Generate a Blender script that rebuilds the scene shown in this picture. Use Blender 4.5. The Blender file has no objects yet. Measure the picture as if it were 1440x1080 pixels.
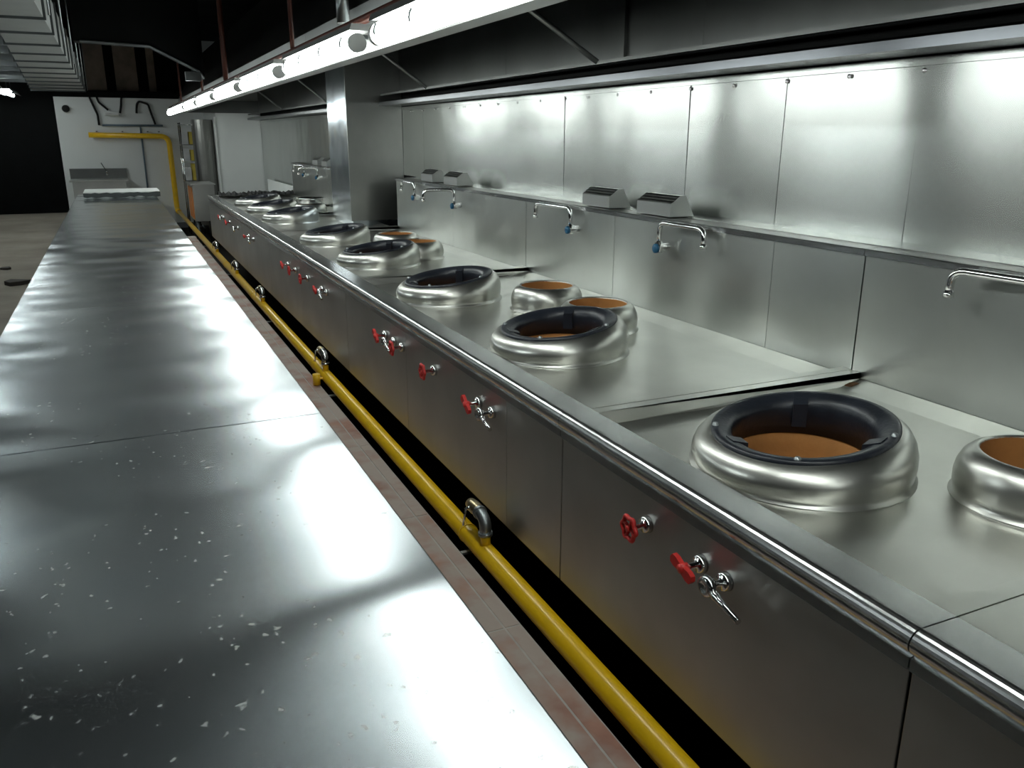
import bpy, bmesh, math, random
from mathutils import Vector, Matrix

random.seed(7)
scene = bpy.context.scene
COL = scene.collection
PI = math.pi

# ------------------------------------------------------------------ camera
CAM_Z = 1.52
cam_data = bpy.data.cameras.new('camera')
cam_data.sensor_width = 36.0
cam_data.lens = 1162.0 / 1440.0 * 36.0
cam_data.clip_start = 0.02
cam_data.clip_end = 100
camera = bpy.data.objects.new('camera', cam_data)
COL.objects.link(camera)
yaw, pitch, roll = 0.436697, -0.291409, -0.002864
cy, sy, cp, sp = math.cos(yaw), math.sin(yaw), math.cos(pitch), math.sin(pitch)
fwd = Vector((sy * cp, cy * cp, sp))
rgt = Vector((cy, -sy, 0))
dwn = fwd.cross(rgt)
c, s = math.cos(roll), math.sin(roll)
right = c * rgt + s * dwn
down = -s * rgt + c * dwn
m = Matrix.Identity(4)
for i in range(3):
    m[i][0] = right[i]
    m[i][1] = -down[i]
    m[i][2] = -fwd[i]
m[2][3] = CAM_Z
camera.matrix_world = m
scene.camera = camera

# ------------------------------------------------------------------ world, exposure
world = bpy.data.worlds.new('world')
scene.world = world
world.use_nodes = True
world.node_tree.nodes['Background'].inputs[0].default_value = (0.55, 0.62, 0.6, 1)
world.node_tree.nodes['Background'].inputs[1].default_value = 0.02
vs = scene.view_settings
vs.view_transform = 'Standard'
vs.look = 'None'
vs.gamma = 1.0
vs.use_curve_mapping = False
vs.exposure = 0.0
HALL = 36.0           # weaker tubes in the hall
LAMP = 21.0          # emission of the fluorescent tubes


# ------------------------------------------------------------------ materials
MATS = {}


class NT:
    def __init__(self, name):
        self.m = bpy.data.materials.new(name)
        self.m.use_nodes = True
        self.t = self.m.node_tree
        self.b = self.t.nodes['Principled BSDF']

    def n(self, typ, **kw):
        nd = self.t.nodes.new(typ)
        for k, v in kw.items():
            if k in nd.inputs:
                nd.inputs[k].default_value = v
            else:
                setattr(nd, k, v)
        return nd

    def l(self, a, b):
        self.t.links.new(a, b)

    def coords(self, scale=(1, 1, 1)):
        geo = self.n('ShaderNodeNewGeometry')
        mp = self.n('ShaderNodeMapping')
        mp.inputs['Scale'].default_value = scale
        self.l(geo.outputs['Position'], mp.inputs['Vector'])
        return mp.outputs['Vector']

    def noise(self, scale, detail=3, stretch=(1, 1, 1), rough=0.5):
        nd = self.n('ShaderNodeTexNoise', Scale=scale, Detail=detail, Roughness=rough)
        self.l(self.coords(stretch), nd.inputs['Vector'])
        return nd.outputs['Fac']

    def ramp(self, fac, stops):
        r = self.n('ShaderNodeValToRGB')
        el = r.color_ramp.elements
        while len(el) < len(stops):
            el.new(0.5)
        for e, (p, col) in zip(el, stops):
            e.position = p
            e.color = (*col, 1) if len(col) == 3 else col
        self.l(fac, r.inputs['Fac'])
        return r.outputs['Color']

    def remap(self, fac, a, b, lo=0.3, hi=0.7):
        r = self.n('ShaderNodeMapRange')
        r.inputs['From Min'].default_value = lo
        r.inputs['From Max'].default_value = hi
        r.inputs['To Min'].default_value = a
        r.inputs['To Max'].default_value = b
        self.l(fac, r.inputs['Value'])
        return r.outputs['Result']

    def bump(self, fac, strength, dist=0.01, prev=None):
        b = self.n('ShaderNodeBump', Strength=strength, Distance=dist)
        self.l(fac, b.inputs['Height'])
        if prev is not None:
            self.l(prev, b.inputs['Normal'])
        return b.outputs['Normal']

    def mix(self, fac, a, b):
        mx = self.n('ShaderNodeMix', data_type='RGBA')
        self.l(fac, mx.inputs[0])
        for sock, v in ((mx.inputs[6], a), (mx.inputs[7], b)):
            if isinstance(v, tuple):
                sock.default_value = (*v, 1)
            else:
                self.l(v, sock)
        return mx.outputs[2]

    def set(self, **kw):
        for k, v in kw.items():
            k = k.replace('_', ' ')
            if isinstance(v, (int, float)):
                self.b.inputs[k].default_value = v
            elif isinstance(v, tuple):
                self.b.inputs[k].default_value = (*v, 1) if len(v) == 3 else v
            else:
                self.l(v, self.b.inputs[k])
        MATS[self.m.name] = self.m
        return self.m


def steel(name, base=(0.6, 0.61, 0.59), rough=(0.25, 0.35), aniso=0.0, tangent=None,
          brush=(1, 1, 1), brush_scale=60, wave=0.0, wave_scale=2.5, stain=0.12, grain=0.0):
    k = NT(name)
    st = k.noise(3.0, 4)
    br = k.noise(brush_scale, 2, brush)
    dark = tuple(v * (1 - stain) for v in base)
    kw = dict(Metallic=1.0, Base_Color=k.ramp(st, [(0.3, dark), (0.7, base)]),
              Roughness=(rough[0] + rough[1]) / 2)
    nrm = None
    if wave:
        nrm = k.bump(k.noise(wave_scale, 1), wave, 0.05)
    if grain:
        nrm = k.bump(br, grain, 0.002, nrm)
    if nrm is not None:
        kw['Normal'] = nrm
    if aniso:
        cv = k.n('ShaderNodeCombineXYZ')
        for i in range(3):
            cv.inputs[i].default_value = tangent[i]
        k.l(cv.outputs[0], k.b.inputs['Tangent'])
        kw['Anisotropic'] = aniso
    return k.set(**kw)


def plain(name, col, rough=0.5, metal=0.0, var=0.15, scale=8.0, bump=0.0, bump_scale=60, coat=0.0):
    k = NT(name)
    d = tuple(v * (1 - var) for v in col)
    kw = dict(Base_Color=k.ramp(k.noise(scale, 4), [(0.3, d), (0.7, col)]), Roughness=rough, Metallic=metal)
    if bump:
        kw['Normal'] = k.bump(k.noise(bump_scale, 3), bump, 0.004)
    if coat:
        kw['Coat_Weight'] = coat
        kw['Coat_Roughness'] = 0.08
    return k.set(**kw)


# wall cladding: the sheets are brushed sideways, so reflections spread upright
steel('steel_wall', (0.60, 0.62, 0.60), (0.21, 0.29), 0.85, (0, 0, 1), (1, 2, 60), 12, 0.16, 2.2, 0.10)
steel('steel_splash', (0.55, 0.57, 0.55), (0.24, 0.32), 0.75, (0, 0, 1), (1, 2, 60), 12, 0.22, 2.6, 0.14)
steel('steel_deck', (0.70, 0.70, 0.655), (0.30, 0.36), 0.0, None, (1, 1, 1), 90, 0.10, 3.0, 0.18)
steel('steel_front', (0.48, 0.485, 0.47), (0.32, 0.40), 0.5, (0, 0, 1), (1, 3, 60), 14, 0.08, 2.0, 0.2)
steel('steel_rail', (0.66, 0.67, 0.67), (0.18, 0.24), 0.0, None, (1, 1, 1), 60, 0.05, 3.0, 0.05)
steel('steel_spun', (0.60, 0.60, 0.56), (0.30, 0.38), 0.0, None, (1, 1, 20), 40, 0.0, 5.0, 0.12)
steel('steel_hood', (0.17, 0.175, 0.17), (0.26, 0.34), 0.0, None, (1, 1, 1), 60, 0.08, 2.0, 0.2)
steel('steel_lip', (0.5, 0.51, 0.5), (0.35, 0.45), 0.0, None, (1, 1, 1), 60, 0.05, 2.0, 0.1)
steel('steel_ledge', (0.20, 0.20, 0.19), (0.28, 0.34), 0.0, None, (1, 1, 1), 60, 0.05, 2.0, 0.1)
steel('steel_gutter', (0.105, 0.11, 0.12), (0.22, 0.28), 0.0, None, (1, 1, 1), 60, 0.05, 2.0, 0.1)  # base darkened: shade behind the hood lip put into the colour
steel('steel_pillar', (0.60, 0.66, 0.72), (0.14, 0.20), 0.6, (0, 0, 1), (1, 2, 60), 12, 0.15, 3.0, 0.1)
steel('chrome', (0.72, 0.72, 0.72), (0.10, 0.16), 0.0, None, (1, 1, 1), 60, 0, 1, 0.05)
steel('galvanised', (0.42, 0.45, 0.46), (0.35, 0.5), 0.0, None, (1, 1, 1), 60, 0.05, 3, 0.25)
steel('brass', (0.62, 0.52, 0.32), (0.25, 0.35), 0.0, None, (1, 1, 1), 60, 0, 1, 0.2)
steel('dark_metal', (0.10, 0.11, 0.11), (0.4, 0.5), 0.0, None, (1, 1, 1), 60, 0, 1, 0.2)


def counter_material():
    k = NT('counter_sheet')
    wave = k.bump(k.noise(1.9, 1, (0.75, 1, 1)), 0.36, 0.05)
    fine = wave
    # dried splashes: pale specks in loose patches
    vor = k.n('ShaderNodeTexVoronoi', Scale=42.0, Randomness=1.0)
    warp_ = k.n('ShaderNodeTexNoise', Scale=38.0, Detail=2.0)
    k.l(k.coords(), warp_.inputs['Vector'])
    sc_ = k.n('ShaderNodeVectorMath', operation='SCALE')
    k.l(warp_.outputs['Color'], sc_.inputs[0])
    sc_.inputs['Scale'].default_value = 0.035
    ad_ = k.n('ShaderNodeVectorMath', operation='ADD')
    k.l(k.coords((1, 0.8, 1)), ad_.inputs[0])
    k.l(sc_.outputs[0], ad_.inputs[1])
    k.l(ad_.outputs[0], vor.inputs['Vector'])
    dots = k.remap(vor.outputs['Distance'], 0.75, 0.0, 0.10, 0.26)
    patch = k.remap(k.noise(2.2, 2), 0.0, 1.0, 0.40, 0.54)
    fine_n = k.remap(k.noise(55, 2), 0.0, 1.0, 0.42, 0.56)
    m1 = k.n('ShaderNodeMath', operation='MULTIPLY')
    k.l(dots, m1.inputs[0]); k.l(patch, m1.inputs[1])
    m2 = k.n('ShaderNodeMath', operation='MULTIPLY', use_clamp=True)
    k.l(m1.outputs[0], m2.inputs[0]); k.l(fine_n, m2.inputs[1])
    spot = m2.outputs[0]
    base = k.ramp(k.noise(4, 3), [(0.3, (0.47, 0.52, 0.55)), (0.7, (0.56, 0.60, 0.62))])
    col = k.mix(spot, base, (0.62, 0.63, 0.6))
    met = k.n('ShaderNodeMath', operation='MULTIPLY_ADD')
    k.l(spot, met.inputs[0]); met.inputs[1].default_value = -0.9; met.inputs[2].default_value = 1.0
    cv = k.n('ShaderNodeCombineXYZ')
    cv.inputs[0].default_value = 1.0
    k.l(cv.outputs[0], k.b.inputs['Tangent'])
    k.set(Base_Color=col, Metallic=met.outputs[0], Roughness=0.205,
          Normal=fine, Anisotropic=0.95)


counter_material()
plain('cast_iron', (0.018, 0.022, 0.032), 0.38, 0.0, 0.4, 14, 0.25, 70)
plain('firebrick', (0.50, 0.22, 0.06), 0.85, 0.0, 0.3, 10, 0.3, 60)
plain('yellow_paint', (0.92, 0.56, 0.012), 0.30, 0.0, 0.12, 12, 0.08, 90, 0.3)
plain('red_paint', (0.62, 0.03, 0.025), 0.40, 0.0, 0.25, 40)
plain('blue_plastic', (0.01, 0.10, 0.20), 0.4)
plain('white_plaster', (0.78, 0.80, 0.79), 0.75, 0.0, 0.05, 2)
plain('duct_sheet', (0.40, 0.42, 0.41), 0.55, 0.0, 0.15, 3)
plain('white_board', (0.80, 0.82, 0.80), 0.5, 0.0, 0.05, 4)
plain('black_film', (0.012, 0.012, 0.012), 0.85, 0.0, 0.3, 20)
plain('black_and_unlit', (0.005, 0.0055, 0.0055), 0.7, 0.0, 0.3, 4)  # near-black; on the hall walls it stands in for missing light
plain('ceiling_paint', (0.022, 0.024, 0.024), 0.85, 0.0, 0.4, 2)
plain('brown_pipe', (0.13, 0.03, 0.015), 0.5, 0.0, 0.3, 9)
plain('brown_board', (0.30, 0.235, 0.19), 0.8, 0.0, 0.4, 5)
plain('orange_paint', (0.62, 0.22, 0.05), 0.5)
plain('yellow_box', (0.70, 0.55, 0.08), 0.6)
plain('paper', (0.75, 0.76, 0.76), 0.7)
plain('blue_conduit', (0.12, 0.17, 0.22), 0.5)
plain('trench', (0.012, 0.011, 0.010), 0.8)  # near-black trench; its colour also carries the shade under the ranges
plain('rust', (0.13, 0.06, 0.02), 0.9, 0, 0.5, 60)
for nm in ('black_and_unlit', 'ceiling_paint', 'trench'):
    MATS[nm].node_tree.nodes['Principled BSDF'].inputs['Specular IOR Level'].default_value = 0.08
plain('debris', (0.05, 0.04, 0.035), 0.8)


def concrete_material():
    k = NT('concrete')
    col = k.ramp(k.noise(0.9, 5, (1, 1, 1), 0.65), [(0.3, (0.16, 0.135, 0.11)), (0.7, (0.30, 0.26, 0.21))])
    k.set(Base_Color=col, Roughness=0.8, Normal=k.bump(k.noise(25, 4), 0.2, 0.01))


def tile_material():
    k = NT('brown_tile')
    grey = k.remap(k.noise(5.0, 4), 0.15, 1, 0.36, 0.54)
    red = k.ramp(k.noise(9, 3), [(0.3, (0.24, 0.085, 0.055)), (0.7, (0.38, 0.18, 0.12))])
    k.set(Base_Color=k.mix(grey, red, (0.38, 0.31, 0.27)), Roughness=0.55, Normal=k.bump(k.noise(30, 3), 0.1, 0.01))


concrete_material()
tile_material()
plain('grout', (0.46, 0.42, 0.39), 0.9, 0, 0.2, 20)


def emission(name, col, strength):
    k = NT(name)
    k.set(Base_Color=(0.9, 0.9, 0.9), Emission_Color=col, Emission_Strength=strength, Roughness=0.3)


emission('lamp_glow', (0.93, 1.0, 0.96), LAMP)
emission('hall_glow', (0.90, 1.0, 1.0), HALL)


# ------------------------------------------------------------------ mesh helpers
class MB:
    def __init__(self):
        self.v, self.f, self.sm = [], [], []

    def add(self, verts, faces, smooth=False):
        o = len(self.v)
        self.v += [tuple(p) for p in verts]
        for f in faces:
            self.f.append(tuple(i + o for i in f))
            self.sm.append(smooth)
        return self

    def box(self, x0, x1, y0, y1, z0, z1):
        v = [(x0, y0, z0), (x1, y0, z0), (x1, y1, z0), (x0, y1, z0),
             (x0, y0, z1), (x1, y0, z1), (x1, y1, z1), (x0, y1, z1)]
        f = [(0, 3, 2, 1), (4, 5, 6, 7), (0, 1, 5, 4), (1, 2, 6, 5), (2, 3, 7, 6), (3, 0, 4, 7)]
        return self.add(v, f)

    def prism(self, prof, a0, a1, axis='y', smooth=False):
        """closed profile swept along an axis; profile (x,z) for y, (y,z) for x, (x,y) for z"""
        n = len(prof)
        mk = {'y': lambda p, a: (p[0], a, p[1]), 'x': lambda p, a: (a, p[0], p[1]),
              'z': lambda p, a: (p[0], p[1], a)}[axis]
        v = [mk(p, a0) for p in prof] + [mk(p, a1) for p in prof]
        self.add(v, [(i, (i + 1) % n, n + (i + 1) % n, n + i) for i in range(n)], smooth)
        self.add(v, [tuple(range(n))[::-1], tuple(range(n, 2 * n))])
        return self

    def lathe(self, prof, cx=0, cy=0, cz=0, seg=48, warp=None, smooth=True):
        o = []
        for r, z in prof:
            for k in range(seg):
                a = 2 * PI * k / seg
                p = (r * math.cos(a), r * math.sin(a), z)
                if warp:
                    p = warp(p)
                o.append((p[0] + cx, p[1] + cy, p[2] + cz))
        n = len(prof)
        fs = [(i * seg + k, i * seg + (k + 1) % seg, (i + 1) * seg + (k + 1) % seg, (i + 1) * seg + k)
              for i in range(n - 1) for k in range(seg)]
        return self.add(o, fs, smooth)

    def disc(self, r, cx, cy, cz, seg=48):
        v = [(cx + r * math.cos(2 * PI * k / seg), cy + r * math.sin(2 * PI * k / seg), cz) for k in range(seg)]
        return self.add(v, [tuple(range(seg))])

    def tube(self, pts, r, seg=12, cap=True):
        pts = [Vector(p) for p in pts]
        n = len(pts)
        rr = r if isinstance(r, (list, tuple)) else [r] * n
        rings = []
        prev = None
        for i, p in enumerate(pts):
            d = (pts[min(i + 1, n - 1)] - pts[max(i - 1, 0)]).normalized()
            ref = prev if prev is not None else (Vector((0, 0, 1)) if abs(d.z) < 0.9 else Vector((1, 0, 0)))
            u = (ref - d * ref.dot(d)).normalized()
            w = d.cross(u)
            prev = u
            rings += [p + rr[i] * (math.cos(2 * PI * k / seg) * u + math.sin(2 * PI * k / seg) * w) for k in range(seg)]
        fs = [(i * seg + k, i * seg + (k + 1) % seg, (i + 1) * seg + (k + 1) % seg, (i + 1) * seg + k)
              for i in range(n - 1) for k in range(seg)]
        self.add(rings, fs, True)
        if cap:
            self.add(rings, [tuple(range(seg))[::-1], tuple(range((n - 1) * seg, n * seg))])
        return self

    def mesh(self, name, off=(0, 0, 0), bevel=0.0):
        me = bpy.data.meshes.new(name)
        me.from_pydata([(a - off[0], b - off[1], c_ - off[2]) for a, b, c_ in self.v], [], self.f)
        me.polygons.foreach_set('use_smooth', self.sm)
        bm = bmesh.new()
        bm.from_mesh(me)
        bmesh.ops.remove_doubles(bm, verts=bm.verts, dist=1e-6)
        bmesh.ops.recalc_face_normals(bm, faces=bm.faces)
        if bevel:
            ed = [e for e in bm.edges if len(e.link_faces) == 2 and e.calc_face_angle(0) > 0.6]
            bmesh.ops.bevel(bm, geom=ed, offset=bevel, segments=2, affect='EDGES', profile=0.5)
        bm.to_mesh(me)
        bm.free()
        me.update()
        return me

    def build(self, name, mat, parent=None, loc=(0, 0, 0), bevel=0.0, absolute=True):
        """absolute: vertices are world coordinates; they are re-based on the top-level parent's location"""
        off = (0, 0, 0)
        if parent is not None and absolute:
            r = parent
            while r.parent is not None:
                r = r.parent
            off = tuple(r.location)
        elif parent is None and absolute:
            xs = [p[0] for p in self.v]; ys = [p[1] for p in self.v]; zs = [p[2] for p in self.v]
            off = ((min(xs) + max(xs)) / 2, (min(ys) + max(ys)) / 2, min(zs))
            loc = off
        me = self.mesh(name, off, bevel)
        me.materials.append(MATS[mat])
        return link(name, me, parent, loc)


def link(name, me, parent=None, loc=(0, 0, 0), rot=(0, 0, 0)):
    o = bpy.data.objects.new(name, me)
    COL.objects.link(o)
    o.location = loc
    o.rotation_euler = rot
    o.parent = parent
    return o


def tag(o, label=None, cat=None, group=None, kind=None):
    if label: o['label'] = label
    if cat: o['category'] = cat
    if group: o['group'] = group
    if kind: o['kind'] = kind
    return o


def thing(name, label, cat, loc, group=None):
    o = bpy.data.objects.new(name, None)
    o.empty_display_size = 0.1
    COL.objects.link(o)
    o.location = loc
    return tag(o, label, cat, group)


def struct(o, label=None):
    o['kind'] = 'structure'
    if label: o['label'] = label
    return o


def arc(cx, cz, r, a0, a1, n=6):
    return [(cx + r * math.cos(a0 + (a1 - a0) * i / n), cz + r * math.sin(a0 + (a1 - a0) * i / n)) for i in range(n + 1)]


def fillet(pts, r, n=5):
    """round the inner corners of a polyline"""
    pts = [Vector(p) for p in pts]
    out = [pts[0]]
    for i in range(1, len(pts) - 1):
        p, a, b = pts[i], pts[i - 1], pts[i + 1]
        da, db = (a - p).normalized(), (b - p).normalized()
        q0, q1 = p + da * r, p + db * r
        for k in range(n + 1):
            t = k / n
            out.append(q0 * (1 - t) ** 2 + p * 2 * t * (1 - t) + q1 * t ** 2)
    out.append(pts[-1])
    return out


# ------------------------------------------------------------------ room shell
Y_FAR, Y_BACK = 16.4, -3.0
X_WALL = 2.235       # face of the steel cladding behind the ranges
H = 3.4

struct(MB().box(-8, 0.36, Y_BACK, 19.5, -0.12, 0).build('floor', 'concrete'), 'bare stained concrete floor beside the worktables')
aisle = struct(MB().box(0.361, 0.70, Y_BACK, 19.5, -0.12, -0.006).build('floor', 'grout'), 'brown tiled aisle between worktables and ranges')
kerb = struct(MB().box(0.701, 0.889, Y_BACK, 12.2, -0.12, 0.1972).build('floor_kerb', 'grout'), 'low kerb topped with brown tiles along the drain trench')
struct(MB().box(0.701, 0.889, 12.201, Y_FAR, -0.12, 0.0).build('floor', 'concrete'), 'concrete floor past the end of the kerb')
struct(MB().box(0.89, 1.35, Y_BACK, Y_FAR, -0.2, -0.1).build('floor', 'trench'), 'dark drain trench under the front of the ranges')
struct(MB().box(1.351, 2.6, Y_BACK, 19.5, -0.12, 0).build('floor', 'trench'), 'floor darkened for the shade under the ranges')


def row_tiles(par, x0, x1, ln, y_end, z):
    me = MB().box(x0 + 0.003, x1 - 0.003, 0.003, ln - 0.003, -0.004, 0.0).mesh('tile', (0, 0, 0), 0.001)
    me.materials.append(MATS['brown_tile'])
    y = -0.50
    while y < y_end:
        link('tile', me, par, (-par.location.x, y - par.location.y, z - par.location.z + random.uniform(0, 0.0012)))
        y += ln


row_tiles(aisle, 0.366, 0.696, 0.33, 10.3, 0.0)
row_tiles(kerb, 0.701, 0.839, 0.78, 11.4, 0.198)
row_tiles(kerb, 0.839, 0.889, 0.78, 11.4, 0.198)

struct(MB().box(-8, 2.6, Y_BACK, 19.5, H, H + 0.1).build('ceiling', 'ceiling_paint'), 'dark unfinished ceiling above the ducts')
struct(MB().box(-8.1, -8, Y_BACK, 19.5, 0, H).build('wall_left', 'black_and_unlit'), 'unlit dark wall of the open hall')
struct(MB().box(-8, 2.6, Y_BACK - 0.1, Y_BACK, 0, H).build('wall_back', 'black_and_unlit'), 'unlit wall behind the kitchen row')
struct(MB().box(-8, -0.78, 19.4, 19.5, 0, H).build('wall_far', 'black_and_unlit'), 'black unlit end of the hall beyond the white wall')  # darkness of the unlit hall put into a near-black wall colour
struct(MB().box(-0.785, 1.60, Y_FAR, Y_FAR + 0.15, 0, 2.13).build('wall_far', 'white_plaster'), 'white plastered end wall carrying the yellow pipe')
struct(MB().box(1.55, 2.6, 14.5, Y_FAR + 0.15, 0, 2.4).build('wall_far', 'white_plaster'), 'white return wall at the end of the range row')
struct(MB().box(-0.785, 1.549, Y_FAR - 0.02, Y_FAR + 0.15, 2.131, 2.24).build('trim_1', 'black_and_unlit'), 'dark beam above the white end wall')
bw = struct(MB().box(-0.785, 1.549, Y_FAR + 0.2, Y_FAR + 0.25, 2.24, H).build('wall_far', 'black_and_unlit'), 'dark recess above the beam')
for x0, x1 in ((-0.25, 0.05), (0.20, 0.55), (0.72, 0.84), (-0.6, -0.45)):
    MB().box(x0, x1, Y_FAR + 0.16, Y_FAR + 0.2, 2.24, 3.2).build('board', 'brown_board', bw)

wall = struct(MB().box(X_WALL + 0.012, 2.6, Y_BACK, 14.5, 0, H).build('wall_right', 'black_and_unlit'), 'wall clad in brushed steel sheets behind the ranges')
edges = [-3.0, -2.35, -1.75, -1.15, -0.57, 0.02, 0.63, 1.25, 1.87, 2.45, 3.02, 3.59, 4.12, 4.72, 5.29, 5.87, 6.45, 6.985]
rng = random.Random(3)
for a, b in zip(edges, edges[1:]):
    t0, t1 = rng.uniform(-0.0035, 0.0035), rng.uniform(-0.0035, 0.0035)
    p = MB()
    x = X_WALL
    p.add([(x + t0, a + .0022, 1.2), (x - t0, b - .0022, 1.2), (x - t0 + t1, b - .0022, 1.725), (x + t0 + t1, a + .0022, 1.725),
           (x + .012, a + .0022, 1.2), (x + .012, b - .0022, 1.2), (x + .012, b - .0022, 1.725), (x + .012, a + .0022, 1.725)],
          [(0, 1, 2, 3), (4, 7, 6, 5), (0, 4, 5, 1), (3, 2, 6, 7), (0, 3, 7, 4), (1, 5, 6, 2)])
    p.build('steel_panel', 'steel_wall', wall)
for a, b in ((7.66, 8.3), (8.3, 9.0), (9.0, 9.9), (9.9, 11.2), (11.2, 12.8), (12.8, 14.49)):
    MB().box(X_WALL, X_WALL + 0.012, a + .0015, b - .0015, 0.6, 1.725).build('steel_panel', 'steel_wall', wall)
for a, b in ((-2.2, 6.55), (8.05, 10.95)):
    MB().prism([(2.118, 1.1982), (X_WALL - .002, 1.2005), (X_WALL - .002, 1.2025), (2.118, 1.1996)], a, b).build('wall_flange', 'steel_wall', wall)
# rivets along the top of the cladding
for y in edges[4:-1]:
    for dy in (0.0, 0.29):
        MB().lathe([(0.0, 0.006), (0.005, 0.004), (0.008, 0.0)], seg=10, warp=lambda p: (-p[2], p[0], p[1]),
                   cx=X_WALL - 0.004, cy=y + dy, cz=1.712).build('rivet', 'chrome', wall)
for a, b in ((-3, 6.985), (7.66, 14.49)):
    struct(MB().prism([(X_WALL - .006, 1.726), (X_WALL + .01, 1.726), (X_WALL + .01, 1.75), (X_WALL - .006, 1.75)], a, b)
           .build('trim_2', 'steel_wall'), 'thin steel strip closing the top of the wall cladding')

pil = struct(MB().box(1.78, 2.24, 7.0, 7.64, 0.0, H).build('pillar', 'steel_pillar'), 'square building column clad in polished steel')
MB().box(1.765, 1.779, 7.0, 7.64, 0.83, 2.3).build('cladding', 'steel_pillar', pil)
MB().box(1.765, 2.235, 6.985, 6.999, 0.83, 2.3).build('cladding', 'steel_front', pil)
MB().box(1.765, 2.235, 7.641, 7.655, 0.83, 2.3).build('cladding', 'steel_pillar', pil)

# ------------------------------------------------------------------ cooking ranges
X_RAIL, X_TRAY, X_SPL = 0.985, 1.085, 2.03
Z_RIM, Z_DECK, Z_LEDGE = 0.82, 0.785, 1.197
TILT = math.tan(0.127)

wok_cache = {}


def burner(root, y):
    """spun steel shroud, cast-iron wok ring tilted to the cook, firebrick lining"""
    hgt = 0.097

    def warp(p):
        t = min(1.0, max(0.0, p[2] / hgt))
        return (p[0], p[1], p[2] + p[0] * TILT * t)

    if 'shroud' not in wok_cache:
        a = MB().lathe([(0.252, 0.0), (0.252, 0.004), (0.243, 0.006), (0.245, 0.016), (0.248, 0.034), (0.247, 0.052),
                        (0.241, 0.070), (0.230, 0.085), (0.217, 0.094), (0.205, 0.097), (0.196, 0.096)], seg=64, warp=warp)
        b = MB().lathe([(0.204, 0.090), (0.2065, 0.097), (0.2055, 0.103), (0.200, 0.1055), (0.190, 0.105), (0.172, 0.099),
                        (0.160, 0.090), (0.157, 0.078), (0.157, 0.022), (0.170, 0.022)], seg=64, warp=warp)
        for ang in (0.85, 0.85 + 2.09, 0.85 + 4.19):
            ca, sa = math.cos(ang), math.sin(ang)
            pts = []
            for r, z in ((0.184, 0.106), (0.146, 0.092), (0.146, 0.040), (0.184, 0.04)):
                for w in (-0.017, 0.017):
                    pts.append(warp((r * ca - w * sa, r * sa + w * ca, z)))
            b.add(pts, [(0, 1, 3, 2), (2, 3, 5, 4), (0, 2, 4, 6), (1, 7, 5, 3), (0, 6, 7, 1), (4, 5, 7, 6)])
        d = MB().lathe([(0.172, 0.030), (0.160, 0.020), (0.152, -0.01), (0.145, -0.09), (0.10, -0.14), (0.0, -0.15)], seg=48, warp=warp)
        e = MB().lathe([(0.0, 0.007), (0.006, 0.006), (0.008, 0.0)], seg=8)
        for nm, q, mt in (('shroud', a, 'steel_spun'), ('ring', b, 'cast_iron'), ('brick', d, 'firebrick'), ('bolt', e, 'galvanised')):
            me = q.mesh(nm)
            me.materials.append(MATS[mt])
            wok_cache[nm] = me
    loc = Vector((1.368, y, Z_DECK)) - root.location
    sh = link('burner_shroud', wok_cache['shroud'], root, loc)
    rg = link('wok_ring', wok_cache['ring'], sh)
    rg['label'] = 'dark cast-iron ring with support lugs'
    bk = link('burner_lining', wok_cache['brick'], sh)
    bk['label'] = 'orange-brown firebrick lining'
    for ang in (2.5, 3.9, 5.2):
        p = warp((0.196 * math.cos(ang), 0.196 * math.sin(ang), 0.105))
        link('bolt', wok_cache['bolt'], sh, p)


def pot_well(root, y, x=1.676):
    if 'well' not in wok_cache:
        a = MB().lathe([(0.163, 0.0), (0.163, 0.003), (0.155, 0.005), (0.158, 0.025), (0.159, 0.045), (0.155, 0.066),
                        (0.146, 0.086), (0.133, 0.099), (0.121, 0.105), (0.116, 0.105), (0.114, 0.100)], seg=56)
        b = MB().lathe([(0.1145, 0.102), (0.1135, 0.0), (0.106, -0.08), (0.08, -0.13), (0, -0.14)], seg=48)
        for nm, q, mt in (('well', a, 'steel_spun'), ('wellbrick', b, 'firebrick')):
            me = q.mesh(nm)
            me.materials.append(MATS[mt])
            wok_cache[nm] = me
    w = link('pot_well', wok_cache['well'], root, Vector((x, y, Z_DECK)) - root.location)
    link('well_lining', wok_cache['wellbrick'], w)['label'] = 'orange-brown firebrick lining'


def cached(key, mat, fn):
    if key not in wok_cache:
        me = fn().mesh(key)
        me.materials.append(MATS[mat])
        wok_cache[key] = me
    return wok_cache[key]


def xlathe(prof, seg=16, smooth=True):
    """lathe about the -x axis: profile (radius, distance out from the panel)"""
    return MB().lathe(prof, seg=seg, warp=lambda p: (-p[2], p[0], p[1]), smooth=smooth)


def handwheel():
    b = MB()
    R, r = 0.026, 0.0055
    n, k = 30, 8
    vs_, fs = [], []
    for i in range(n):
        a = 2 * PI * i / n
        rr = R + 0.003 * math.cos(6 * a)
        for j in range(k):
            t = 2 * PI * j / k
            q = rr + r * math.cos(t)
            vs_.append((-0.052 + r * math.sin(t), q * math.cos(a), q * math.sin(a)))
    for i in range(n):
        for j in range(k):
            fs.append((i * k + j, i * k + (j + 1) % k, ((i + 1) % n) * k + (j + 1) % k, ((i + 1) % n) * k + j))
    b.add(vs_, fs, True)
    for i in range(4):
        a = i * PI / 2 + 0.4
        b.tube([(-0.050, 0.004 * math.cos(a), 0.004 * math.sin(a)), (-0.052, R * math.cos(a), R * math.sin(a))], 0.0042, 8)
    b.lathe([(0, 0.058), (0.007, 0.058), (0.008, 0.046), (0, 0.046)], seg=12, warp=lambda p: (-p[2], p[0], p[1]))
    return b


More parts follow.
